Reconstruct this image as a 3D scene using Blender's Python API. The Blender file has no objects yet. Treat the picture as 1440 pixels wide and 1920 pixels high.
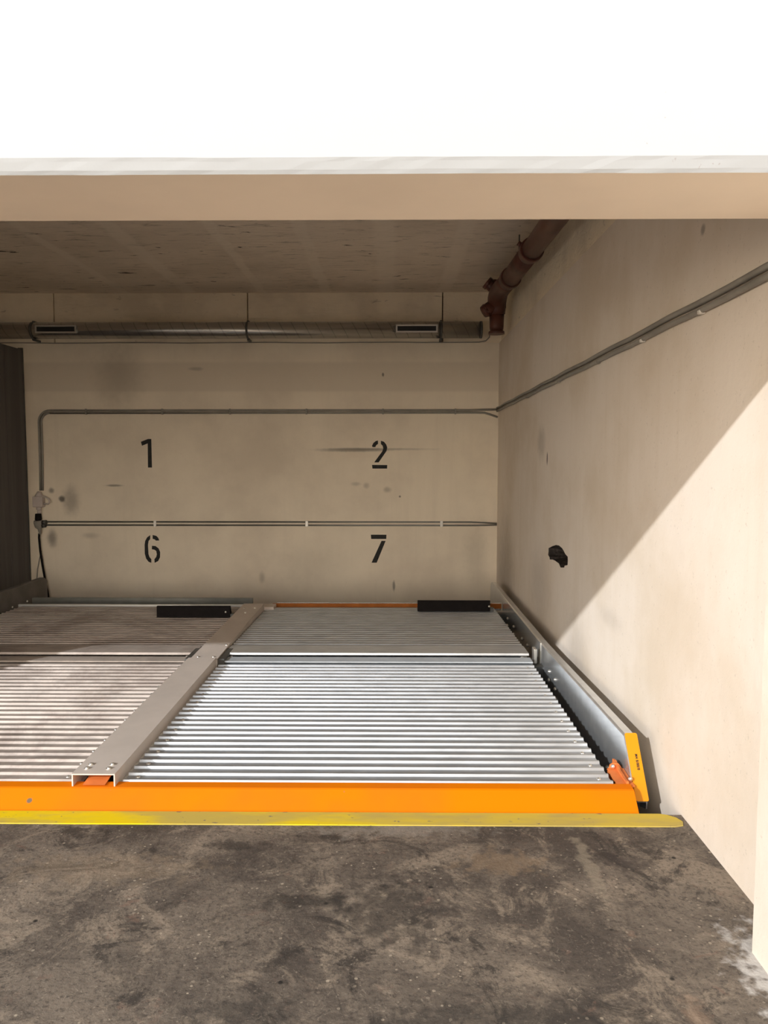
import bpy, bmesh, math, random
from mathutils import Vector, Matrix, noise as mnoise
random.seed(4)
C = bpy.context.scene.collection
S = bpy.context.scene

# ------------------------------------------------------------------ camera
cam = bpy.data.cameras.new('camera'); camo = bpy.data.objects.new('camera', cam); C.objects.link(camo)
cam.sensor_fit = 'VERTICAL'; cam.sensor_height = 36; cam.lens = 36 * 1400 / 1920
cam.clip_start = .05; cam.clip_end = 200
camo.location = (0, 0, 1.55)
camo.rotation_euler = (math.radians(90 - 4.289), 0, math.radians(.571))
S.camera = camo
# ------------------------------------------------------------------ sky, sun, exposure
w = bpy.data.worlds.new('sky'); S.world = w; w.use_nodes = True
bg = w.node_tree.nodes['Background']
bg.inputs['Color'].default_value = (.96, .98, 1, 1)
# hazy bright sky near the horizon, calmer overhead
wt = w.node_tree; tcw = wt.nodes.new('ShaderNodeTexCoord'); sp = wt.nodes.new('ShaderNodeSeparateXYZ'); mr = wt.nodes.new('ShaderNodeMapRange')
mr.interpolation_type = 'SMOOTHSTEP'
for i_, v_ in enumerate((.04, .42, 6.3, 1.7)): mr.inputs[i_ + 1].default_value = v_
mc_ = wt.nodes.new('ShaderNodeMix'); mc_.data_type = 'RGBA'; mc_.inputs[6].default_value = (1, .855, .68, 1); mc_.inputs[7].default_value = (.97, .97, .97, 1)
mf_ = wt.nodes.new('ShaderNodeMapRange')
for i_, v_ in enumerate((.04, .42, 0, 1)): mf_.inputs[i_ + 1].default_value = v_
wt.links.new(sp.outputs[2], mf_.inputs[0]); wt.links.new(mf_.outputs[0], mc_.inputs[0]); wt.links.new(mc_.outputs[2], bg.inputs['Color'])
wt.links.new(tcw.outputs['Generated'], sp.inputs[0]); wt.links.new(sp.outputs[2], mr.inputs[0]); wt.links.new(mr.outputs[0], bg.inputs['Strength'])
sl = bpy.data.lights.new('sun', 'SUN'); so = bpy.data.objects.new('sun', sl); C.objects.link(so)
sl.energy = 3.3; sl.color = (.97, .98, 1); sl.angle = math.radians(.7)
so.location = (-6, -8, 9)
so.rotation_euler = Vector((.85, 1, -.547)).to_track_quat('-Z', 'Y').to_euler()
S.view_settings.view_transform = 'Standard'; S.view_settings.look = 'None'
S.view_settings.exposure = 0; S.view_settings.gamma = 1; S.view_settings.use_curve_mapping = False
S.cycles.max_bounces = 14; S.cycles.diffuse_bounces = 10; S.cycles.use_denoising = True

# ------------------------------------------------------------------ material helpers
class M:
    def __init__(s, name, rough=.8, metal=0., spec=.4):
        s.m = bpy.data.materials.new(name); s.m.use_nodes = True
        s.t = s.m.node_tree; s.b = s.t.nodes['Principled BSDF']
        s.b.inputs['Roughness'].default_value = rough; s.b.inputs['Metallic'].default_value = metal
        s.b.inputs['Specular IOR Level'].default_value = spec
        g = s.t.nodes.new('ShaderNodeNewGeometry'); s.pos = g.outputs['Position']
    def n(s, typ, **k):
        x = s.t.nodes.new(typ)
        for a, v in k.items(): setattr(x, a, v)
        return x
    def lk(s, a, b): s.t.links.new(a, b)
    def math(s, op, a, b=None, clamp=False):
        x = s.n('ShaderNodeMath', operation=op, use_clamp=clamp)
        for i, v in enumerate((a, b)):
            if v is None: continue
            if isinstance(v, (int, float)): x.inputs[i].default_value = v
            else: s.lk(v, x.inputs[i])
        return x.outputs[0]
    def scaled(s, sc, off=(0, 0, 0)):
        x = s.n('ShaderNodeMapping'); s.lk(s.pos, x.inputs[0])
        x.inputs['Scale'].default_value = sc; x.inputs['Location'].default_value = off
        return x.outputs[0]
    def noise(s, scale, detail=4, rough=.55, sc=(1, 1, 1), off=(0, 0, 0), dist=0):
        x = s.n('ShaderNodeTexNoise'); s.lk(s.scaled(sc, off), x.inputs['Vector'])
        x.inputs['Scale'].default_value = scale; x.inputs['Detail'].default_value = detail
        x.inputs['Roughness'].default_value = rough; x.inputs['Distortion'].default_value = dist
        return x.outputs['Fac']
    def rng(s, f, a, b, c=0., d=1.):
        x = s.n('ShaderNodeMapRange', interpolation_type='SMOOTHSTEP'); s.lk(f, x.inputs[0])
        for i, v in enumerate((a, b, c, d)): x.inputs[i + 1].default_value = v
        return x.outputs[0]
    def mix(s, f, a, b):
        x = s.n('ShaderNodeMix', data_type='RGBA')
        if isinstance(f, (int, float)): x.inputs[0].default_value = f
        else: s.lk(f, x.inputs[0])
        for i, v in ((6, a), (7, b)):
            if isinstance(v, tuple): x.inputs[i].default_value = (*v, 1)
            else: s.lk(v, x.inputs[i])
        return x.outputs[2]
    def spot(s, c, r, soft=.5, wob=.5, ns=14):          # an irregular patch of its own shape: stains, smudges, the pale floor spot
        v = s.n('ShaderNodeVectorMath', operation='SUBTRACT'); s.lk(s.pos, v.inputs[0]); v.inputs[1].default_value = c
        v2 = s.n('ShaderNodeVectorMath', operation='DIVIDE'); s.lk(v.outputs[0], v2.inputs[0]); v2.inputs[1].default_value = r
        L = s.n('ShaderNodeVectorMath', operation='LENGTH'); s.lk(v2.outputs[0], L.inputs[0])
        nz = s.math('MULTIPLY', s.math('SUBTRACT', s.noise(ns, 3), .5), wob * 2)
        return s.rng(s.math('ADD', L.outputs['Value'], nz), 1 - soft, 1 + soft, 1, 0)
    def color(s, c):
        if isinstance(c, tuple): s.b.inputs['Base Color'].default_value = (*c, 1)
        else: s.lk(c, s.b.inputs['Base Color'])
    def bump(s, h, st=.3, d=.01):
        x = s.n('ShaderNodeBump'); x.inputs['Strength'].default_value = st; x.inputs['Distance'].default_value = d
        s.lk(h, x.inputs['Height']); s.lk(x.outputs[0], s.b.inputs['Normal'])

def plain(name, c, rough=.6, metal=0., var=.12, scale=8, spec=.4, bump=0):
    m = M(name, rough, metal, spec)
    d = tuple(x * (1 - var) for x in c); l = tuple(min(1, x * (1 + var)) for x in c)
    nz = m.noise(scale, 4)
    m.color(m.mix(m.rng(nz, .3, .7), d, l))
    if bump: m.bump(m.noise(scale * 6, 3), bump, .004)
    return m.m

BIG = 50.
def plaster(name, base, dark, smudges, axis, streak=.35, band=None):
    """cream painted plaster with cloudy grime; axis = the horizontal axis of the wall"""
    m = M(name, .85, 0, .25)
    col = m.mix(m.rng(m.noise(.9, 5, .6), .38, .72), base, dark)
    st = (3, 3, .25)
    col = m.mix(m.math('MULTIPLY', m.rng(m.noise(2.2, 5, .6, st), .48, .75), streak), col, dark)
    col = m.mix(m.math('MULTIPLY', m.rng(m.noise(60, 2), .66, .74), .25), col, tuple(x * .5 for x in dark))
    if band:  # soft penumbra of the opening light, painted as a darker strip
        z = m.n('ShaderNodeSeparateXYZ'); m.lk(m.pos, z.inputs[0])
        f = m.math('MULTIPLY', m.rng(z.outputs[2], band[0], band[0] + .05), m.rng(z.outputs[2], band[1], band[1] + .05, 1, 0))
        col = m.mix(m.math('MULTIPLY', f, band[2]), col, dark)
    for (a, zc, ra, rz, k, soft) in smudges:
        c = (a, 0, zc) if axis == 'x' else (0, a, zc)
        r = (ra, BIG, rz) if axis == 'x' else (BIG, ra, rz)
        if axis == 'x': c = (a, 8.85, zc)
        else: c = (1.256, a, zc)
        col = m.mix(m.math('MULTIPLY', m.spot(c, r, soft, .35), k), col, (.07, .06, .055))
    m.color(col)
    m.bump(m.noise(7, 6, .6), .25, .02)
    return m

wall_cream = plaster('cream plaster', (.76, .685, .60), (.66, .57, .46), [
    (6.3, 1.66, .14, .12, .25, .6), (6.05, 1.53, .02, .05, .85, .3), (6.3, .45, .3, .25, .2, .9), (5.0, .2, .25, .2, .25, .9),
    (4.25, .62, .2, .05, .12, .8), (3.1, 2.46, .02, .02, .5, .5), (8.2, .2, .5, .5, .35, .9)], 'y')
wall_cream = wall_cream.m
back_m = plaster('back wall plaster', (.82, .735, .60), (.68, .60, .49), [
    (-.45, 1.622, .34, .022, .55, .6), (-.1, 1.63, .5, .012, .35, .8), (-3.3, 1.2, .09, .012, .6, .6),
    (-3.93, 1.04, .035, .035, .8, .5), (-3.82, 1.02, .08, .14, .45, .8), (-4.05, 1.14, .03, .03, .6, .6),
    (-4.06, .57, .05, .09, .6, .7), (-.3, 1.2, .03, .03, .3, .7), (-.05, 1.15, .04, .03, .35, .7), (-.42, 1.22, .05, .02, .25, .7),
    (.1, 1.07, .012, .012, .7, .5), (-.1, 2.5, .012, .02, .7, .5), (-2.3, 2.57, .07, .02, .3, .6), (-3.2, 2.5, .22, .3, .28, .9),
    (-.95, .25, .35, .2, .15, .9), (-1.55, .1, .03, .06, .3, .7), (1.0, .35, .12, .3, .2, .9), (.03, .0, .015, .06, .6, .5), (-3.6, .6, .08, .03, .25, .8)],
    'x', .3, (2.28, 2.62, .75)).m

white_m = M('white render', .7, 0, .3)
cw = white_m.mix(white_m.rng(white_m.noise(70, 3, .5), .69, .74), (.35, .365, .38), (.28, .27, .26))
white_m.color(white_m.mix(white_m.rng(white_m.noise(1.3, 3), .55, .62), (.35, .365, .38), cw))
white_m.bump(white_m.noise(5, 5, .6), .25, .01)
white_m = white_m.m
soffit_m = plain('soffit paint', (.84, .72, .58), .85, 0, .05, 1.5, .2, .1)

ceil_m = M('board marked concrete ceiling', .9, 0, .2)
cc = ceil_m.mix(ceil_m.rng(ceil_m.noise(1.1, 5), .35, .7), (.80, .70, .59), (.68, .59, .49))
cc = ceil_m.mix(ceil_m.rng(ceil_m.noise(7, 7, .65, (.6, 2.6, 1), dist=.6), .54, .74), cc, (.32, .27, .22))
cc = ceil_m.mix(ceil_m.rng(ceil_m.noise(3.0, 5, .6, (1, 3.6, 1), (3, 1, 0), .5), .66, .70), cc, (.10, .085, .07))
sx = ceil_m.n('ShaderNodeSeparateXYZ'); ceil_m.lk(ceil_m.pos, sx.inputs[0])
wob = ceil_m.math('MULTIPLY', ceil_m.math('SUBTRACT', ceil_m.noise(3, 4), .5), .10)
xx = ceil_m.math('ADD', sx.outputs[0], wob)
for c0, hw in ((-3.1, .05), (-2.35, .08), (-1.5, .05), (-.76, .06), (-.06, .10), (.62, .08)):
    d = ceil_m.math('ABSOLUTE', ceil_m.math('SUBTRACT', xx, c0))
    cc = ceil_m.mix(ceil_m.math('MULTIPLY', ceil_m.rng(d, hw * .6, hw * 1.3, 1, 0), .62), cc, (.84, .75, .64))
ceil_m.color(cc)
ceil_m.bump(ceil_m.noise(8, 7, .65, (.6, 2.6, 1), dist=.6), .6, .02)
ceil_m = ceil_m.m

rough_m = M('rough cream concrete', .9, 0, .2)
rc = rough_m.mix(rough_m.rng(rough_m.noise(2, 6), .4, .7), (.84, .74, .58), (.70, .61, .48))
rc = rough_m.mix(rough_m.rng(rough_m.noise(9, 6, .6, (.7, 1, 2), dist=.8), .62, .78), rc, (.30, .25, .20))
rough_m.color(rc); rough_m.bump(rough_m.noise(10, 6, .6, (.7, 1, 2), dist=.8), .5, .02)
rough_m = rough_m.m

fl = M('stained asphalt', .75, 0, .35)
fc = fl.mix(fl.rng(fl.noise(1.3, 8, .72, dist=.4), .40, .64), (.066, .054, .045), (.182, .149, .117))
fc = fl.mix(fl.math('MULTIPLY', fl.rng(fl.noise(3.6, 8, .75, off=(2, 5, 0), dist=1.0), .50, .64), .8), fc, (.27, .218, .165))
fc = fl.mix(fl.math('MULTIPLY', fl.rng(fl.noise(2.6, 8, .78, off=(7, 1, 0), dist=1.2), .53, .63), .85), fc, (.034, .029, .025))
fc = fl.mix(fl.math('MULTIPLY', fl.rng(fl.noise(5.5, 7, .7, off=(17, 4, 0), dist=1.4), .60, .70), .5), fc, (.19, .115, .085))
fc = fl.mix(fl.math('MULTIPLY', fl.rng(fl.noise(60, 3, .7), .48, .70), .65), fc, (.035, .029, .025))
fc = fl.mix(fl.math('MULTIPLY', fl.rng(fl.noise(38, 5, .75, off=(1, 1, 4), dist=2.0), .57, .68), .6), fc, (.30, .255, .20))
vo = fl.n('ShaderNodeTexVoronoi'); vo.inputs['Scale'].default_value = 48; fl.lk(fl.pos, vo.inputs['Vector'])
vs = fl.n('ShaderNodeSeparateColor'); fl.lk(vo.outputs['Color'], vs.inputs[0])
size = fl.rng(vs.outputs[0], .35, 1, .0, .26)
chip = fl.math('MULTIPLY', fl.math('LESS_THAN', vo.outputs['Distance'], size), fl.rng(fl.noise(4, 4, .6, off=(9, 9, 0)), .45, .60))
fc = fl.mix(fl.math('MULTIPLY', chip, .75), fc, (.40, .34, .26))
v2 = fl.n('ShaderNodeTexVoronoi'); v2.inputs['Scale'].default_value = 6; fl.lk(fl.pos, v2.inputs['Vector'])
fc = fl.mix(fl.rng(v2.outputs['Distance'], .03, .07, .95, 0), fc, (.012, .011, .010))
for c, r, k, col in (((1.16, 2.10, 0), (.09, .20, 1), .9, (.62, .60, .57)), ((-.62, 2.86, 0), (.09, .04, 1), .8, (.02, .018, .016)),  # first entry: pale patch at the near wall foot
                     ((.0, 2.45, 0), (.16, .16, 1), .75, (.025, .022, .02)), ((-.3, 2.5, 0), (.14, .05, 1), .8, (.02, .018, .016)),
                     ((.42, 2.75, 0), (.14, .07, 1), .5, (.26, .18, .11)), ((.9, 2.75, 0), (.08, .05, 1), .7, (.035, .028, .026)),
                     ((-1.1, 2.7, 0), (.3, .1, 1), .4, (.28, .21, .14)), ((.75, 2.72, 0), (.025, .20, 1), .6, (.32, .27, .2)),
                     ((.02, 3.0, 0), (.3, .05, 1), .4, (.33, .30, .26)), ((.28, 1.95, 0), (.3, .07, 1), .7, (.03, .027, .024)),
                     ((-.42, 1.98, 0), (.13, .05, 1), .7, (.03, .027, .024)), ((.85, 1.9, 0), (.03, .14, 1), .5, (.28, .19, .13))):
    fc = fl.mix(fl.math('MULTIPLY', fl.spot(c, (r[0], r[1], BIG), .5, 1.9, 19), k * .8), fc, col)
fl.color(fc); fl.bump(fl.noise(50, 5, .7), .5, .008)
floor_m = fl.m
pit_m = plain('pit concrete', (.3, .28, .26), .9, 0, .3, 3)
joint_m = plain('dark joint', (.05, .045, .04), .9)

def zinc(name, c1, c2, rough, metal, dirt=None, dk=0.):
    m = M(name, rough, metal, .5)
    c = m.mix(m.rng(m.noise(14, 4, .5, (.4, 1, 1)), .35, .65), c1, c2)
    if dirt:
        c = m.mix(m.math('MULTIPLY', m.rng(m.noise(1.6, 6, .7, (1, .8, 1), dist=.6), .42, .66), dk), c, dirt)
        c = m.mix(m.math('MULTIPLY', m.rng(m.noise(9, 5, .7, (.15, 1.6, 1)), .55, .70), dk * .7), c, tuple(x * .6 for x in dirt))
    m.color(c); return m.m
deck_m = zinc('galvanised deck sheet', (.60, .625, .65), (.52, .54, .56), .34, .78)
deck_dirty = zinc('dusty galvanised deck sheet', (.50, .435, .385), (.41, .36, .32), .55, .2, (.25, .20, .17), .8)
rail_m = zinc('galvanised side rail', (.72, .74, .75), (.64, .66, .67), .24, .76)
duct_m = M('spiral duct zinc', .24, .85, .5)
dx = duct_m.n('ShaderNodeSeparateXYZ'); duct_m.lk(duct_m.pos, dx.inputs[0])
dd = duct_m.math('FRACT', duct_m.math('ADD', duct_m.math('MULTIPLY', dx.outputs[0], 7.2), duct_m.math('MULTIPLY', dx.outputs[2], 4)))
duct_m.color(duct_m.mix(duct_m.rng(dd, .04, .09), (.28, .275, .26), (.44, .43, .41)))
duct_m = duct_m.m
beam_m = plain('grey beam paint', (.66, .59, .53), .5, .2, .05, 4)
beam_edge = plain('bright cut steel', (.8, .8, .78), .35, .7, .05)
orange_m = M('orange paint', .7, 0, .06)
oc = orange_m.mix(orange_m.rng(orange_m.noise(1.2, 4), .4, .7), (.72, .185, .0), (.66, .155, .006))
for c, r in (((-1.6, 3.18, .03), (.012, BIG, .008)), ((-2.0, 3.24, .075), (.02, BIG, .01))):
    oc = orange_m.mix(orange_m.spot(c, r, .3, .4, 40), oc, (.16, .12, .08))
oc = orange_m.mix(orange_m.rng(orange_m.noise(30, 3), .73, .77), oc, (.55, .16, .04))
orange_m.color(oc); orange_m = orange_m.m
rust_orange = plain('dull orange paint', (.70, .20, .05), .6, 0, .12, 10)
rear_orange = plain('dull brown orange paint', (.34, .11, .025), .7, 0, .12, 10, .1)
plate_m = plain('amber plate', (.72, .27, .0), .45, 0, .02, 3)
yel = M('worn yellow paint', .8, 0, .08)
yc = yel.mix(yel.rng(yel.noise(3, 5, .6, (.5, 2, 1)), .40, .62), (.78, .58, .012), (.52, .40, .09))
xs = yel.n('ShaderNodeSeparateXYZ'); yel.lk(yel.pos, xs.inputs[0])
yc = yel.mix(yel.math('MULTIPLY', yel.rng(xs.outputs[0], -.9, .9), .55), yc, (.40, .31, .12))
yc = yel.mix(yel.rng(yel.noise(40, 3, .6, (.5, 1, 1)), .66, .72), yc, (.22, .18, .12))
yel.color(yc); yellow_m = yel.m
black_m = plain('black rubber', (.009, .007, .007), .75, 0, .2, 20, .15)
ink_m = plain('black stencil paint', (.014, .014, .013), .7, 0, .3, 30)
brown_m = M('brown cast pipe paint', .42, 0, .5)
brown_m.color(brown_m.mix(brown_m.rng(brown_m.noise(5, 4), .35, .7), (.115, .036, .022), (.065, .022, .014)))
brown_m = brown_m.m
conduit_m = plain('grey plastic conduit', (.25, .235, .205), .5, 0, .12, 6)
conduit_dk = plain('steel conduit', (.22, .22, .20), .35, .6, .1, 6)
clip_m = plain('bright clip', (.72, .70, .66), .4, .3, .1)
band_m = plain('dark strap steel', (.10, .10, .095), .5, .6, .2)
box_m = plain('grey box plastic', (.50, .44, .41), .6, 0, .06)
part_m = M('dark partition sheet', .6, .1, .4)
part_m.color(part_m.mix(part_m.rng(part_m.noise(2, 3, .5, (1, 4, .2)), .4, .7), (.080, .075, .074), (.105, .098, .097))); part_m = part_m.m
bolt_m = plain('zinc bolt', (.75, .72, .66), .3, .8, .1)
hole_m = plain('broken out masonry', (.05, .042, .038), .95, 0, .4, 25, .1, .6)
mesh_m = plain('dark grille mesh', (.02, .02, .02), .8)

# ------------------------------------------------------------------ mesh helpers (all coordinates in metres, world space)
def nb(): return bmesh.new()
def box(bm, x0, x1, y0, y1, z0, z1, bev=0):
    r = bmesh.ops.create_cube(bm, size=1)['verts']
    for v in r:
        v.co = Vector(((x0 + x1) / 2 + v.co.x * (x1 - x0), (y0 + y1) / 2 + v.co.y * (y1 - y0), (z0 + z1) / 2 + v.co.z * (z1 - z0)))
    if bev:
        es = list({e for v in r for e in v.link_edges})
        bmesh.ops.bevel(bm, geom=es, offset=bev, segments=2, affect='EDGES', profile=.5)
    return bm
def tube(bm, pts, r, seg=12, caps=True):
    pts = [Vector(p) for p in pts]; rs = r if isinstance(r, (list, tuple)) else [r] * len(pts)
    rings = []; up = None
    for i, p in enumerate(pts):
        a = pts[max(i - 1, 0)]; b = pts[min(i + 1, len(pts) - 1)]
        d = (b - a).normalized()
        if up is None: up = d.orthogonal().normalized()
        up = (up - d * up.dot(d)).normalized(); s = d.cross(up)
        rings.append([bm.verts.new(p + (up * math.cos(t) + s * math.sin(t)) * rs[i]) for t in [2 * math.pi * k / seg for k in range(seg)]])
    for A, B in zip(rings, rings[1:]):
        for k in range(seg):
            f = bm.faces.new((A[k], A[(k + 1) % seg], B[(k + 1) % seg], B[k])); f.smooth = True
    if caps:
        bm.faces.new(list(reversed(rings[0]))); bm.faces.new(rings[-1])
    return bm
def prism(bm, poly, axis, a, b):
    """closed 2D outline extruded along an axis"""
    def P(u, v, t):
        return {'x': (t, u, v), 'y': (u, t, v), 'z': (u, v, t)}[axis]
    A = [bm.verts.new(P(u, v, a)) for u, v in poly]; B = [bm.verts.new(P(u, v, b)) for u, v in poly]
    n = len(poly)
    bm.faces.new(A); bm.faces.new(list(reversed(B)))
    for i in range(n): bm.faces.new((A[i], B[i], B[(i + 1) % n], A[(i + 1) % n]))
    return bm
def dome(bm, c, r, h, axis='z', seg=14):
    c = Vector(c)
    ax = {'z': Vector((0, 0, 1)), '-y': Vector((0, -1, 0)), '-x': Vector((-1, 0, 0))}[axis] if isinstance(axis, str) else Vector(axis).normalized()
    n = 4
    pts = [c - ax * .002] + [c + ax * (h * math.sin(math.pi / 2 * k / n)) for k in range(n + 1)]
    rs = [r] + [max(r * math.cos(math.pi / 2 * k / n), r * .05) for k in range(n + 1)]
    return tube(bm, pts, rs, seg)
def obj(name, bm, m, parent=None, label=None):
    bmesh.ops.recalc_face_normals(bm, faces=bm.faces)
    me = bpy.data.meshes.new(name); o = bpy.data.objects.new(name, me); C.objects.link(o)
    if parent is not None:
        wp = world_loc(parent); bmesh.ops.translate(bm, verts=bm.verts, vec=-wp); o.parent = parent
    bm.to_mesh(me); bm.free(); me.materials.append(m)
    if label: o['label'] = label
    return o
def world_loc(o):
    v = Vector((0, 0, 0))
    while o: v += Vector(o.location); o = o.parent
    return v
def structure(name, bm, m):
    o = obj(name, bm, m); o['kind'] = 'structure'; return o
def thing(name, label, cat, loc, group=None):
    o = bpy.data.objects.new(name, None); C.objects.link(o); o.location = loc; o.empty_display_size = .1
    o['label'] = label; o['category'] = cat
    if group: o['group'] = group
    return o

# ------------------------------------------------------------------ the setting
WX = 1.256; BY = 8.85
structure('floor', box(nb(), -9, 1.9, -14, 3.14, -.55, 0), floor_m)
structure('pit_floor', box(nb(), -9, 1.9, 3.14, 9.0, -.62, -.5), pit_m)
bm = nb(); box(bm, -9, WX, BY, 9.1, -.5, 2.868)
wb = structure('wall_back', bm, back_m)
# upper course of the back wall: blocks with open joints
bm = nb(); js = [-9, -6.2, -3.957, -1.682, .595, WX]
for a, b in zip(js, js[1:]): box(bm, a + .007, b - .007 + (.08 if b == WX else 0), 8.858, 9.1, 2.868, 3.45, .004)
structure('trim_1', bm, rough_m)
structure('trim_2', box(nb(), -9, WX, 9.1, 9.2, 2.5, 3.45), joint_m)
# right wall with the broken hole
hole = [(5.941, .816), (5.808, .847), (5.681, .872), (5.575, .881), (5.473, .874), (5.422, .862), (5.372, .845), (5.291, .834), (5.286, .805), (5.294, .774),
        (5.381, .757), (5.396, .741), (5.512, .724), (5.565, .746), (5.708, .749), (5.781, .746), (5.895, .731), (5.9, .747), (5.956, .76), (5.942, .787)]
bm = nb()
# plaster face: fan the wall rectangle around the hole
out = [(2.24, -.5), (9.1, -.5), (9.1, 2.868), (2.24, 2.868)]
ov = [bm.verts.new((WX, a, b)) for a, b in out]; hv = [bm.verts.new((WX, a, b)) for a, b in hole]
es = [bm.edges.new((L[i], L[(i + 1) % len(L)])) for L in (ov, hv) for i in range(len(L))]
bmesh.ops.triangle_fill(bm, use_beauty=True, edges=es)
bad = [f for f in bm.faces if all(v in hv for v in f.verts)]
def inside(p):
    c = False; n = len(hole)
    for i in range(n):
        a, b = hole[i], hole[i - 1]
        if (a[1] > p[1]) != (b[1] > p[1]) and p[0] < (b[0] - a[0]) * (p[1] - a[1]) / (b[1] - a[1]) + a[0]: c = not c
    return c
bad = [f for f in bad if inside((f.calc_center_median().y, f.calc_center_median().z))]
bmesh.ops.delete(bm, geom=bad, context='FACES_ONLY')
DX = .2
for L in (ov,):
    back = [bm.verts.new((WX + DX, v.co.y, v.co.z)) for v in L]
    for i in range(4): bm.faces.new((L[i], L[(i + 1) % 4], back[(i + 1) % 4], back[i]))
    bm.faces.new(back)
wr = structure('wall_right', bm, wall_cream)
bm = nb()
a = [bm.verts.new((WX + .0005, p[0], p[1])) for p in hole]
cyc = (5.62, .80)
mid = [bm.verts.new((WX + .05 + random.uniform(-.015, .015), cyc[0] + (p[0] - cyc[0]) * .95, cyc[1] + (p[1] - cyc[1]) * .92)) for p in hole]
inn = [bm.verts.new((WX + .10 + random.uniform(-.02, .02), cyc[0] + (p[0] - cyc[0]) * .6, cyc[1] + (p[1] - cyc[1]) * .6)) for p in hole]
n = len(hole)
for A, B in ((a, mid), (mid, inn)):
    for i in range(n): bm.faces.new((A[i], A[(i + 1) % n], B[(i + 1) % n], B[i]))
cv = bm.verts.new((WX + .11, *cyc))
for i in range(n): bm.faces.new((inn[i], inn[(i + 1) % n], cv))
obj('broken_hole', bm, hole_m, wr, 'dark irregular hole broken into the plaster of the right wall')
structure('trim_3', box(nb(), WX + .025, WX + .2, 2.24, 8.858, 2.868, 3.45), rough_m)
# near pier at the opening, and its outdoor continuation
structure('wall_near_right', box(nb(), 1.13, 1.9, -4, 2.24, 0, 2.204), wall_cream)
structure('wall_near_right_upper', box(nb(), 1.13, 1.9, 2.128, 2.24, 2.204, 3.45), wall_cream)
structure('wall_left', box(nb(), -6.6, -6.4, 2.128, 9.1, -.5, 3.45), rough_m)
structure('wall_front_left_blocker', box(nb(), -9, -5.8, 1.79, 2.128, 0, 2.204), rough_m)  # unseen wall, added to keep daylight off the left back
structure('ceiling', box(nb(), -9, 1.9, 2.128, 9.2, 3.45, 3.65), ceil_m)
# lintel: white face with a rough chamfered lip
bm = nb()
prof = [(1.79, 2.204), (1.784, 2.212), (1.776, 2.228), (1.772, 2.236), (1.772, 6.0), (2.128, 6.0), (2.128, 2.204)]
N = 260; rows = []
for i in range(N + 1):
    x = -9 + (1.9 + 9) * i / N; row = []
    for k, (y, z) in enumerate(prof):
        dy = dz = 0
        if k < 4:
            f = mnoise.noise(Vector((x * 2.1, k * .4, 3))) * .0016 + mnoise.noise(Vector((x * 11, k * .9, 1))) * .0009
            dz = f * (1.0 if k in (0, 3) else 1.6); dy = mnoise.noise(Vector((x * 14, k * 1.7, 9))) * (.0015 if k in (1, 2) else .0004)
        row.append(bm.verts.new((x, y + dy, z + dz)))
    rows.append(row)
K = len(prof)
for A, B in zip(rows, rows[1:]):
    for k in range(K):
        f = bm.faces.new((A[k], A[(k + 1) % K], B[(k + 1) % K], B[k]))
        f.material_index = 1 if k == K - 1 else 0
bm.faces.new(rows[0]); bm.faces.new(rows[-1])
wf = structure('wall_front', bm, white_m); wf.data.materials.append(soffit_m)

# stencilled bay numbers painted on the back wall
DIG = {
 '1': [[(-2.967, 1.718), (-2.882, 1.751), (-2.843, 1.751), (-2.842, 1.413), (-2.89, 1.413), (-2.886, 1.699), (-2.955, 1.671)]],
 '6': [[(-2.882, .607), (-2.92, .58), (-2.944, .538), (-2.952, .489), (-2.952, .382), (-2.937, .323), (-2.909, .286), (-2.877, .273), (-2.876, .318), (-2.899, .345), (-2.909, .382), (-2.912, .49), (-2.903, .538), (-2.884, .559)],
       [(-2.853, .609), (-2.808, .597), (-2.787, .575), (-2.775, .543), (-2.815, .541), (-2.83, .556), (-2.854, .562)],
       [(-2.864, .479), (-2.822, .476), (-2.785, .447), (-2.768, .404), (-2.771, .34), (-2.794, .295), (-2.837, .273), (-2.838, .318), (-2.816, .345), (-2.808, .377), (-2.814, .415), (-2.833, .431), (-2.867, .438)]],
 '2': [[(-.23, 1.67), (-.214, 1.702), (-.188, 1.725), (-.16, 1.733), (-.158, 1.694), (-.181, 1.676), (-.191, 1.655), (-.223, 1.655)],
       [(-.125, 1.73), (-.088, 1.717), (-.062, 1.686), (-.05, 1.649), (-.059, 1.608), (-.151, 1.475), (-.204, 1.475), (-.109, 1.604), (-.097, 1.639), (-.104, 1.67), (-.125, 1.691)],
       [(-.23, 1.445), (-.05, 1.443), (-.052, 1.401), (-.225, 1.401)]],
 '7': [[(-.245, .615), (-.059, .615), (-.061, .564), (-.241, .564)], [(-.118, .541), (-.069, .541), (-.175, .279), (-.237, .279)]]}
for k, polys in DIG.items():
    bm = nb()
    for p in polys: prism(bm, p, 'y', 8.848, 8.852)
    obj('painted_number', bm, ink_m, wb, 'black stencilled number %s painted on the back wall' % k)

# ------------------------------------------------------------------ yellow kerb strip
bm = nb()
prism(bm, [(-9, 3.035), (1.19, 3.03), (1.226, 3.04), (1.236, 3.07), (1.222, 3.105), (1.19, 3.13), (1.16, 3.139), (-9, 3.139)], 'z', 0, .005)
o = obj('kerb_strip', bm, yellow_m)
o['label'] = 'worn yellow painted strip along the floor edge before the orange ramp'; o['category'] = 'kerb strip'

# ------------------------------------------------------------------ parking platform
pf = thing('parking_platform', 'double galvanised steel car platform with orange front edge and grey centre beam', 'car platform', (-1.33, 3.2, 0))
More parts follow.
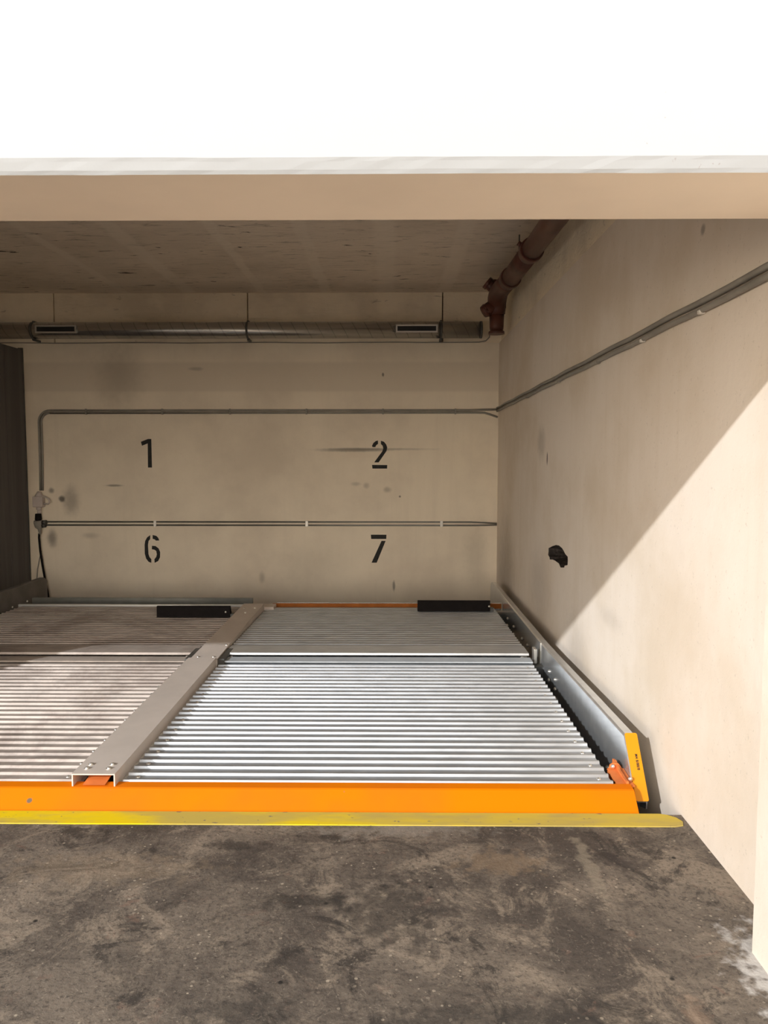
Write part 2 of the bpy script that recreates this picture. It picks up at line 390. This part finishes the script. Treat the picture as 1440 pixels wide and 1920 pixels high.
# entry ramp (one folded sheet across both bays)
bm = nb()
prism(bm, [(3.152, .0), (3.158, .006), (3.222, .068), (3.23, .072), (3.278, .075), (3.278, .055), (3.24, .05), (3.17, -.06), (3.152, -.06)], 'x', -5.9, 1.078)
obj('entry_ramp', bm, orange_m, pf, 'bright orange folded entry ramp')
bm = nb(); prism(bm, [(3.24, .076), (3.235, .078), (3.42, .105), (3.42, .10)], 'x', -1.385, -1.285)
obj('beam_tongue', bm, rust_orange, pf, 'orange steel tongue reaching into the open end of the centre beam')

def deck_profile(y0, z0, y1, z1, nr, pitch, first, rh, run):
    """top line of a corrugated sheet from y0 to y1; z follows the slope"""
    def zz(y): return z0 + (z1 - z0) * (y - y0) / (y1 - y0)
    top = [(y0, zz(y0))]
    for i in range(nr):
        y = first + i * pitch
        top += [(y, zz(y)), (y + run, zz(y) + rh - .0015), (y + run + .002, zz(y) + rh), (y + .018, zz(y) + rh), (y + .021, zz(y) + rh - .002), (y + .028, zz(y))]
    top.append((y1, zz(y1)))
    return top
def sheet(top, x0, x1, th=.004):
    poly = top + [(y, z - th) for y, z in reversed(top)]
    bm = nb(); prism(bm, poly, 'x', x0, x1); return bm
V0 = .068                                                    # valley height of the front decks
front_top = deck_profile(3.28, V0, 5.20, V0, 26, .0750, 3.285, .0125, .0050)
front_top = [(3.279, .05)] + front_top + [(5.205, .070), (5.215, .0725), (5.32, .082), (5.334, .082), (5.337, .066), (5.56, .066)]
rear_top = [(5.372, .098), (5.375, .1105), (5.585, .1085), (5.592, .097)] + deck_profile(5.59, .097, 7.30, .058, 22, .0762, 5.605, .0072, .0029)[1:] 
matte_zinc = plain('matte zinc strip', (.42, .45, .47), .6, .1, .06, 6, .3)
dusty_strip = plain('dusty steel strip', (.40, .345, .30), .7, .1, .15, 5, .2)
def deck(x0, x1, m, side):
    d = obj('front_deck_panel', sheet(front_top, x0, x1), m, pf, 'sunlit front deck panel of ribbed sheet, %s bay' % side)
    for i in range(0, 25, 2):
        y = 3.285 + i * .075 + .056
        for x in (x0 + .05, x1 - .05): obj('bolt', dome(nb(), (x, y, V0), .011, .008), bolt_m, d)
    r = obj('rear_deck_panel', sheet(rear_top, x0, x1), m, pf, 'shaded rear deck panel of ribbed sheet, %s bay' % side)
    for x in (x0 + .05, x1 - .05): obj('bolt', dome(nb(), (x, 5.36, .084), .012, .008), bolt_m, r)
    obj('joint_strip', box(nb(), x0, x1, 5.205, 5.326, .084, .0945, .002), matte_zinc if side == 'right' else dusty_strip, pf)
    return d, r
deck(-1.222, 1.005, deck_m, 'right'); deck(-3.67, -1.445, deck_dirty, 'left')

# centre beam in two lengths: open channel turned upside down
def channel(x0, x1, y0, z0t, y1, z1t, zb, t=.006):
    bm = nb()
    outer = lambda zt: [(x0, zb), (x0, zt), (x1, zt), (x1, zb), (x1 - t, zb), (x1 - t, zt - t), (x0 + t, zt - t), (x0 + t, zb)]
    A = [bm.verts.new((x, y0, z)) for x, z in outer(z0t)]; B = [bm.verts.new((x, y1, z)) for x, z in outer(z1t)]
    for i in range(8): bm.faces.new((A[i], A[(i + 1) % 8], B[(i + 1) % 8], B[i]))
    for L in (A, B):
        bm.faces.new((L[0], L[1], L[6], L[7])); bm.faces.new((L[1], L[2], L[5], L[6])); bm.faces.new((L[2], L[3], L[4], L[5]))
    return bm
cb = obj('centre_beam', channel(-1.433, -1.238, 3.235, .13, 5.17, .13, .03), beam_m, pf, 'smooth grey channel beam between the two bays, near length')
for x, y in ((-1.385, 3.335), (-1.285, 3.335), (-1.385, 3.29), (-1.285, 3.29)):
    bm = nb(); tube(bm, [(x, y, .129), (x, y, .134)], .013, 14); dome(bm, (x, y, .134), .009, .006)
    obj('bolt', bm, bolt_m, cb)
for x0, x1 in ((-1.468, -1.41), (-1.262, -1.205)):
    obj('beam_foot', box(nb(), x0, x1, 3.236, 5.15, .058, .064), beam_edge, cb)
rb = obj('centre_beam', channel(-1.425, -1.232, 5.172, .118, 7.12, .128, .0), beam_m, pf, 'smooth grey channel beam between the two bays, far length')
for x, y, z in ((-1.38, 5.23, .118), (-1.27, 5.23, .118), (-1.25, 5.56, .12), (-1.38, 6.9, .127), (-1.28, 6.9, .127), (-1.33, 6.7, .126)):
    obj('bolt', dome(nb(), (x, y, z), .011, .008), bolt_m, rb)
for x0, x1 in ((-1.47, -1.428), (-1.229, -1.185)):
    obj('joint_bracket', box(nb(), x0, x1, 5.20, 5.50, .07, .112, .004), band_m, rb)

# side rails: channel with tall inner web, top flange
shade_rail = plain('rail steel darkened for shade', (.17, .16, .15), .5, .4, .15, 5)  # same galvanised steel as the right rail; shade at the left is in the colour
def rail(xi, xo, pts, zb, name, label, m=rail_m):
    bm = nb(); s = 1 if xo > xi else -1; t = .005 * s
    rows = []
    for y, zt, zbb in pts:
        sec = [(xi, zbb), (xi, zt - .008), (xi + .004 * s, zt - .002), (xi + .010 * s, zt), (xo - .006 * s, zt), (xo, zt - .006), (xo, zbb + .02), (xo - t, zbb + .02), (xo - t, zt - .010), (xi + t, zt - .010), (xi + t, zbb)]
        rows.append([bm.verts.new((x, y, z)) for x, z in sec])
    K = 11
    for A, B in zip(rows, rows[1:]):
        for k in range(K): bm.faces.new((A[k], A[(k + 1) % K], B[(k + 1) % K], B[k]))
    for L in (rows[0], rows[-1]):
        bm.faces.new((L[0], L[1], L[2], L[3], L[9], L[10])); bm.faces.new((L[3], L[4], L[8], L[9])); bm.faces.new((L[4], L[5], L[6], L[7], L[8]))
    return obj(name, bm, m, pf, label)
pr = [(3.275, .0, -.06), (3.455, .236, -.12), (4.13, .217, -.16), (5.10, .187, -.2), (5.42, .18, -.2), (7.9, .168, -.2), (8.15, .166, -.2), (8.20, .15, -.2), (8.215, .10, -.2)]
rr = rail(1.10, 1.156, pr, -.1, 'side_rail', 'tall reflective galvanised rail beside the right wall')
for y, z in ((6.97, .02), (6.99, -.05), (6.63, .02), (6.62, -.045), (6.19, .02), (5.95, .024), (5.11, .054), (5.12, -.01), (4.92, .054), (4.92, -.01), (4.9, -.07), (3.58, .004), (3.7, -.03)):
    bm = nb(); tube(bm, [(1.104, y, z), (1.094, y, z)], .013, 12); dome(bm, (1.094, y, z), .009, .006, '-x'); obj('bolt', bm, bolt_m, rr)
obj('weld_seam', box(nb(), 1.094, 1.152, 5.415, 5.425, -.1, .176), bolt_m, rr)
obj('joint_bracket', box(nb(), 1.04, 1.062, 5.36, 5.44, .04, .145, .003), bolt_m, rr, 'small bright bracket standing at the joint of the decks')
# amber plate over the sloping front end
a, b = Vector((0, 3.452, .243)), Vector((0, 3.262, .0)); dvec = (b - a).normalized(); nrm = Vector((0, dvec.z, -dvec.y)); Ln = (b - a).length
if nrm.y > 0: nrm = -nrm
def plate_pt(u, v, h): return a + dvec * v + nrm * h + Vector((u, 0, 0))
bm = nb(); cor = []
x0, x1, r = 1.100, 1.158, .009
for cx, cv, s0 in ((x0 + r, r, 180), (x1 - r, r, 270), (x1 - r, Ln - r, 0), (x0 + r, Ln - r, 90)):
    for k in range(5):
        t = math.radians(s0 + 90 * k / 4); cor.append((cx + r * math.cos(t), cv + r * math.sin(t)))
A = [bm.verts.new(plate_pt(u, v, .003)) for u, v in cor]; B = [bm.verts.new(plate_pt(u, v, .007)) for u, v in cor]
bm.faces.new(A); bm.faces.new(B)
for i in range(len(cor)): bm.faces.new((A[i], A[(i + 1) % len(cor)], B[(i + 1) % len(cor)], B[i]))
mp = obj('marker_plate', bm, plate_m, rr, 'narrow amber plate with small black characters on the rail end')
tc = bpy.data.curves.new('lettering', 'FONT'); tc.body = 'M4 8/88/8'; tc.size = .0165; tc.space_character = 1.08; tc.extrude = .0002; tc.offset = .0006
to = bpy.data.objects.new('lettering', tc); C.objects.link(to); bpy.context.view_layer.update()
tm = bpy.data.meshes.new_from_object(to); bpy.data.objects.remove(to)
bm = nb(); bm.from_mesh(tm)
for v in bm.verts:                                            # reads from top to bottom
    u, h = v.co.x, v.co.y
    v.co = plate_pt(1.131 + h, .098 + u, .0074 + v.co.z)
obj('lettering', bm, ink_m, mp, 'small black characters stamped down the amber plate')
# orange corner gusset between ramp and right rail
bm = nb()
prism(bm, [(3.28, .0), (3.28, .085), (3.33, .083), (3.40, .088), (3.47, .105), (3.50, .10), (3.50, .0)], 'x', 1.062, 1.072)
prism(bm, [(1.022, .0), (1.024, .06), (1.035, .095), (1.055, .105), (1.075, .10), (1.096, .07), (1.096, .0)], 'y', 3.44, 3.448)
prism(bm, [(3.275, .068), (3.44, .078), (3.44, .072), (3.275, .060)], 'x', 1.02, 1.098)
cg = obj('corner_gusset', bm, rust_orange, pf, 'orange corner bracket between ramp and right rail')
for x, y, z in ((1.045, 3.432, .09), (1.085, 3.30, .088)):
    obj('bolt', dome(nb(), (x, y, z), .010, .012, (0, -.6, .8)), bolt_m, cg)
lr = rail(-3.77, -3.826, [(3.275, .0, -.1), (3.455, .25, -.14), (5.4, .24, -.2), (8.0, .235, -.2), (8.06, .20, -.2)], -.1, 'side_rail', 'side rail of the left bay, coloured darker for its shade, beside the dark partition', shade_rail)
for y in (7.0, 7.3, 7.6): obj('bolt', dome(nb(), (-3.77, y, .05), .012, .01, (1, 0, 0)), bolt_m, lr)
# rear edge angles
obj('rear_edge', box(nb(), -1.18, 1.09, 7.32, 7.335, .04, .088), rear_orange, pf, 'orange rear edge of the right bay')
obj('rear_edge_cap', box(nb(), -1.14, 1.09, 7.34, 7.36, .02, .094, .003), rail_m, pf)
obj('rear_edge', box(nb(), -3.72, -1.47, 7.315, 7.345, .04, .075, .003), beam_edge, pf, 'bright rear edge of the left bay')
obj('rear_edge_cap', box(nb(), -3.72, -1.43, 7.60, 7.63, .02, .088, .003), conduit_dk, pf)
obj('rear_joint_plate', box(nb(), -1.46, -1.14, 7.13, 7.30, .03, .09), beam_m, pf)
# under-frame down to the pit floor
bm = nb()
for y in (3.35, 5.36, 7.2): box(bm, -5.9, 1.13, y - .04, y + .04, -.14, .028 if y < 7 else .02)
obj('cross_member', bm, band_m, pf)
for x in (-3.79, -1.33, 1.13):
    for y in (3.6, 7.2): obj('support_leg', box(nb(), x - .02, x + .02, y - .04, y + .04, -.5, -.1), band_m, pf)
# deck of the bay beyond the left edge is out of frame; it starts behind the left rail only

# wheel stops
def stop(x0, x1, y, z, label, sx):
    t = thing('wheel_stop', label, 'wheel stop', ((x0 + x1) / 2, y, z))
    bm = nb(); prism(bm, [(y, z), (y, z + .095), (y + .006, z + .102), (y + .03, z + .102), (y + .075, z + .02), (y + .075, z)], 'x', x0, x1)
    obj('stop_bar', bm, black_m, t)
    obj('bolt', dome(nb(), (sx, y, z + .05), .010, .008, '-y'), bolt_m, t)
    bm = nb(); box(bm, x1 - .01, x1 + .035, y + .01, y + .07, z, z + .03, .003)
    obj('end_bracket', bm, band_m, t)
stop(.25, .94, 7.02, .075, 'black wheel stop bar on the right bay, reaching the right rail', .93)
stop(-2.14, -1.47, 6.70, .083, 'black wheel stop bar on the left bay, beside the centre beam', -1.51)

# ------------------------------------------------------------------ dark partition at the left
bm = nb(); box(bm, -4.29, -4.25, 3.25, 8.655, -.5, 2.77)
t = thing('partition_panel', 'tall dark grey sheet partition standing at the left end', 'partition', (-4.27, 5.9, -.5))
obj('panel', bm, part_m, t)
obj('edge_profile', box(nb(), -4.297, -4.243, 8.655, 8.675, -.5, 2.79), band_m, t)
for y in (8.25, 7.2, 6.1, 5.0): obj('seam_strip', box(nb(), -4.25, -4.246, y, y + .02, -.5, 2.77), part_m, t)

# ------------------------------------------------------------------ round duct
DZ, DY, DR = 2.992, 8.70, .094
t = thing('ventilation_duct', 'long round galvanised ventilation duct on the back wall under the ceiling', 'duct', (-2, DY, DZ))
bm = nb(); tube(bm, [(-6.39, DY, DZ), (1.02, DY, DZ)], DR, 40); obj('duct_pipe', bm, duct_m, t)
bm = nb(); tube(bm, [(1.012, DY, DZ), (1.036, DY, DZ)], DR + .003, 40); obj('end_cap', bm, band_m, t, 'dark rim closing the right end of the duct')
for x in (-4.128, -1.65, .567):
    bm = nb(); tube(bm, [(x - .012, DY, DZ), (x + .012, DY, DZ)], DR + .004, 40)
    box(bm, x - .012, x + .012, DY - .004, DY + .15, DZ - DR - .022, DZ - DR + .002)
    box(bm, x - .012, x + .012, DY - .004, DY + .15, DZ + DR - .002, DZ + DR + .016)
    cl = obj('pipe_clamp', bm, band_m, t)
    bm = nb(); tube(bm, [(x, DY - .03, DZ - DR - .012), (x, DY + .02, DZ - DR - .012)], .008, 8); obj('bolt', bm, band_m, cl)
for x0, x1 in ((-4.048, -3.609), (.065, .507)):
    zc = DZ + .0; yf = DY - DR - .004
    bm = nb()
    box(bm, x0 - .016, x1 + .016, yf - .004, yf + .03, zc + .027, zc + .045); box(bm, x0 - .016, x1 + .016, yf - .004, yf + .03, zc - .045, zc - .027)
    box(bm, x0 - .016, x0 + .002, yf - .004, yf + .03, zc - .028, zc + .028); box(bm, x1 - .002, x1 + .016, yf - .004, yf + .03, zc - .028, zc + .028)
    g = obj('vent_grille', bm, rail_m, t)
    obj('grille_opening', box(nb(), x0, x1, yf + .001, yf + .02, zc - .028, zc + .028), mesh_m, g, 'black slot of the vent grille')

# thin cable pinned along the step under the duct
bm = nb()
pts = [(-6.38 + .4 * i, 8.842, 2.872 + .004 * math.sin(i * 1.7)) for i in range(18)] + [(.9, 8.842, 2.872), (1.02, 8.842, 2.874), (1.1, 8.842, 2.89), (1.14, 8.842, 2.93), (1.15, 8.845, 3.0)]
tube(bm, pts, .006, 8); o = obj('cable', bm, conduit_m)
o['label'] = 'thin grey cable running along the wall step just below the round duct'; o['category'] = 'cable'

# ------------------------------------------------------------------ brown drain pipe
t = thing('drain_pipe', 'brown drain pipe under the ceiling, turning down at the far right corner', 'drain pipe', (1.10, 8.0, 2.83))
PX = 1.10
def seg(pts, r, name, label=None, s=28): 
    bm = nb(); tube(bm, pts, r, s); return obj(name, bm, brown_m, t, label)
seg([(PX, 2.25, 3.07), (PX, 5.2, 3.145), (PX, 6.02, 3.164)], .080, 'pipe_section')
seg([(PX, 5.97, 3.163), (PX, 6.0, 3.164), (PX, 6.06, 3.166), (PX, 6.12, 3.167)], [.093, .096, .096, .088], 'pipe_socket')
seg([(PX, 6.05, 3.166), (PX, 7.08, 3.192)], .083, 'pipe_section')
seg([(PX, 7.0, 3.19), (PX, 7.03, 3.191), (PX, 7.12, 3.196), (PX, 7.2, 3.20)], [.094, .098, .098, .09], 'pipe_socket')
seg([(PX, 7.1, 3.195), (PX, 7.4, 3.21), (PX, 7.65, 3.225), (PX, 7.85, 3.225), (PX + .005, 7.97, 3.19), (PX + .008, 8.02, 3.12), (PX + .01, 8.03, 3.04)], [.086, .088, .092, .098, .10, .095, .088], 'pipe_elbow')
seg([(PX + .01, 8.03, 3.17), (PX + .01, 8.03, 3.15), (PX + .01, 8.03, 3.11), (PX + .01, 8.03, 3.09)], [.088, .098, .098, .090], 'pipe_socket')
vp = seg([(PX + .01, 8.03, 3.1), (PX + .01, 8.03, 2.90), (PX + .01, 8.03, 2.87), (PX + .01, 8.03, 2.862), (PX + .01, 8.03, 2.835)], [.080, .073, .068, .083, .085], 'down_pipe')
b = seg([(PX, 7.9, 3.25), (PX - .08, 7.92, 3.32), (PX - .10, 7.92, 3.335)], [.06, .055, .055], 'pipe_branch')
seg([(PX - .085, 7.92, 3.325), (PX - .115, 7.92, 3.35)], [.066, .066], 'branch_cap', None, 8)
seg([(PX - .03, 7.9, 3.27), (PX - .03, 7.9, 3.37)], [.022, .022], 'fixing_lug', None, 8)
seg([(PX, 8.0, 3.14), (PX - .09, 8.0, 3.085), (PX - .115, 8.0, 3.07)], [.075, .068, .068], 'pipe_branch')
seg([(PX - .10, 8.0, 3.08), (PX - .14, 8.0, 3.055)], [.074, .060], 'branch_cap', None, 8)
seg([(PX - .09, 6.0, 3.20), (PX - .11, 6.0, 3.215)], [.02, .02], 'fixing_lug', None, 8)
for y, z in ((4.2, 3.12), (6.6, 3.18)):
    bm = nb(); tube(bm, [(PX, y, z + .08), (PX, y, 3.45)], .006, 8); obj('hanger_rod', bm, band_m, t)

# ------------------------------------------------------------------ conduits
def arc(cx, cz, r, a0, a1, n, y): return [(cx + r * math.cos(math.radians(a0 + (a1 - a0) * k / n)), y, cz + r * math.sin(math.radians(a0 + (a1 - a0) * k / n))) for k in range(n + 1)]
t = thing('conduit_run', 'upper pair of grey conduits across the back wall, bending down at the left', 'conduit', (-1.5, 8.83, 2.07))
y = 8.832
bm = nb(); tube(bm, [(1.24, y, 2.095), (1.0, y, 2.088), (.9, y, 2.086), (-4.03, y, 2.086)] + arc(-4.03, 1.95, .136, 90, 180, 8, y)[0:] + [(-4.166, y, 1.5), (-4.175, y, 1.14)], .0125, 12); obj('conduit', bm, conduit_m, t)
bm = nb(); tube(bm, [(1.245, y, 2.005), (1.16, y, 2.035), (1.09, y, 2.055), (1.0, y, 2.058), (-4.03, y, 2.056)] + arc(-4.03, 1.95, .106, 90, 180, 8, y) + [(-4.136, y, 1.5), (-4.148, y, 1.14)], .0125, 12); obj('conduit', bm, conduit_m, t)
for x in (-3.6, -2.7, -1.9, -1.0, -.1, .75):
    obj('clip', box(nb(), x - .01, x + .01, 8.815, 8.8455, 2.038, 2.104, .003), conduit_m, t)
t = thing('conduit_run', 'pair of grey conduits running along the right wall towards the opening', 'conduit', (1.24, 5.5, 2.12))
for dz, r in ((.016, .0125), (-.018, .0125)):
    bm = nb(); p = []
    for i in range(24):
        yy = 2.245 + (8.84 - 2.245) * i / 23; p.append((1.240, yy, 2.157 - (yy - 2.5) * .0095 + dz + .003 * math.sin(i * 1.9)))
    tube(bm, p, r, 12); obj('conduit', bm, conduit_m, t)
for yy in (3.05, 3.75, 4.55, 5.6, 6.9):
    zc = 2.157 - (yy - 2.5) * .0095
    obj('clip', box(nb(), 1.226, 1.251, yy - .012, yy + .012, zc - .036, zc - .020, .003), clip_m if yy < 4 else conduit_m, t)
t = thing('conduit_run', 'lower pair of thin steel conduits across the back wall at number height', 'conduit', (-1.5, 8.83, .75))
for z0, dz in ((.768, -.016), (.728, .006)):
    bm = nb(); tube(bm, [(-4.13, 8.834, z0), (.95, 8.834, z0), (1.1, 8.834, z0 + dz * .4), (1.25, 8.84, z0 + dz)], .0095, 10); obj('conduit', bm, conduit_dk, t)
for x in (-2.816, -1.006, .595):
    obj('clip', box(nb(), x - .017, x + .017, 8.82, 8.8455, .712, .784, .004), clip_m, t)

# ------------------------------------------------------------------ junction box, connector, hanging cables
t = thing('junction_box', 'small grey junction box with a looped cable, left on the back wall', 'junction box', (-4.18, 8.82, .94))
bm = nb(); box(bm, -4.245, -4.125, 8.76, 8.85, .945, 1.075, .012); jb = obj('housing', bm, box_m, t)
bm = nb(); tube(bm, [(-4.18, 8.805, 1.07), (-4.175, 8.81, 1.13)], [.05, .02], 14); obj('cable_gland', bm, box_m, jb)
bm = nb(); tube(bm, [(-4.185, 8.80, .95), (-4.185, 8.80, .915)], .03, 14); tube(bm, [(-4.18, 8.80, .925), (-4.18, 8.80, .87)], .024, 14); obj('cable_gland', bm, box_m, jb)
bm = nb(); tube(bm, [(-4.17, 8.80, 1.11), (-4.13, 8.79, 1.075), (-4.085, 8.79, 1.06), (-4.055, 8.79, 1.035), (-4.05, 8.79, 1.005), (-4.07, 8.79, .985), (-4.12, 8.79, .985)], .010, 8); obj('cable_loop', bm, box_m, t)
t = thing('cable_connector', 'black socket with a grey-green fitting hanging under the junction box', 'connector', (-4.19, 8.8, .72))
bm = nb(); tube(bm, [(-4.195, 8.80, .866), (-4.195, 8.80, .80), (-4.19, 8.80, .785)], [.034, .04, .034], 16); obj('socket', bm, black_m, t)
bm = nb(); tube(bm, [(-4.195, 8.80, .785), (-4.195, 8.80, .76), (-4.19, 8.80, .71), (-4.185, 8.80, .68), (-4.18, 8.80, .62)], [.05, .055, .045, .02, .012], 16); obj('fitting', bm, conduit_m, t)
bm = nb(); tube(bm, [(-4.15, 8.80, .76), (-4.10, 8.80, .765)], .028, 12); tube(bm, [(-4.15, 8.80, .725), (-4.11, 8.80, .728)], .026, 12); obj('socket', bm, band_m, t)
bm = nb(); tube(bm, [(-4.19, 8.80, .63), (-4.195, 8.80, .58), (-4.185, 8.80, .42), (-4.165, 8.80, .25), (-4.14, 8.80, .08), (-4.11, 8.80, -.1), (-4.09, 8.80, -.3)], .013, 10)
o = obj('cable', bm, black_m); o['label'] = 'thick black cable hanging slanted from the connector to the platform'; o['category'] = 'cable'
bm = nb(); tube(bm, [(-4.185, 8.83, .42), (-4.21, 8.83, .33), (-4.24, 8.83, .2), (-4.255, 8.83, .05), (-4.25, 8.83, -.08), (-4.24, 8.83, -.2)], .006, 8)
o = obj('cable', bm, conduit_m); o['label'] = 'thin grey cable curving down behind the thick black cable'; o['category'] = 'cable'
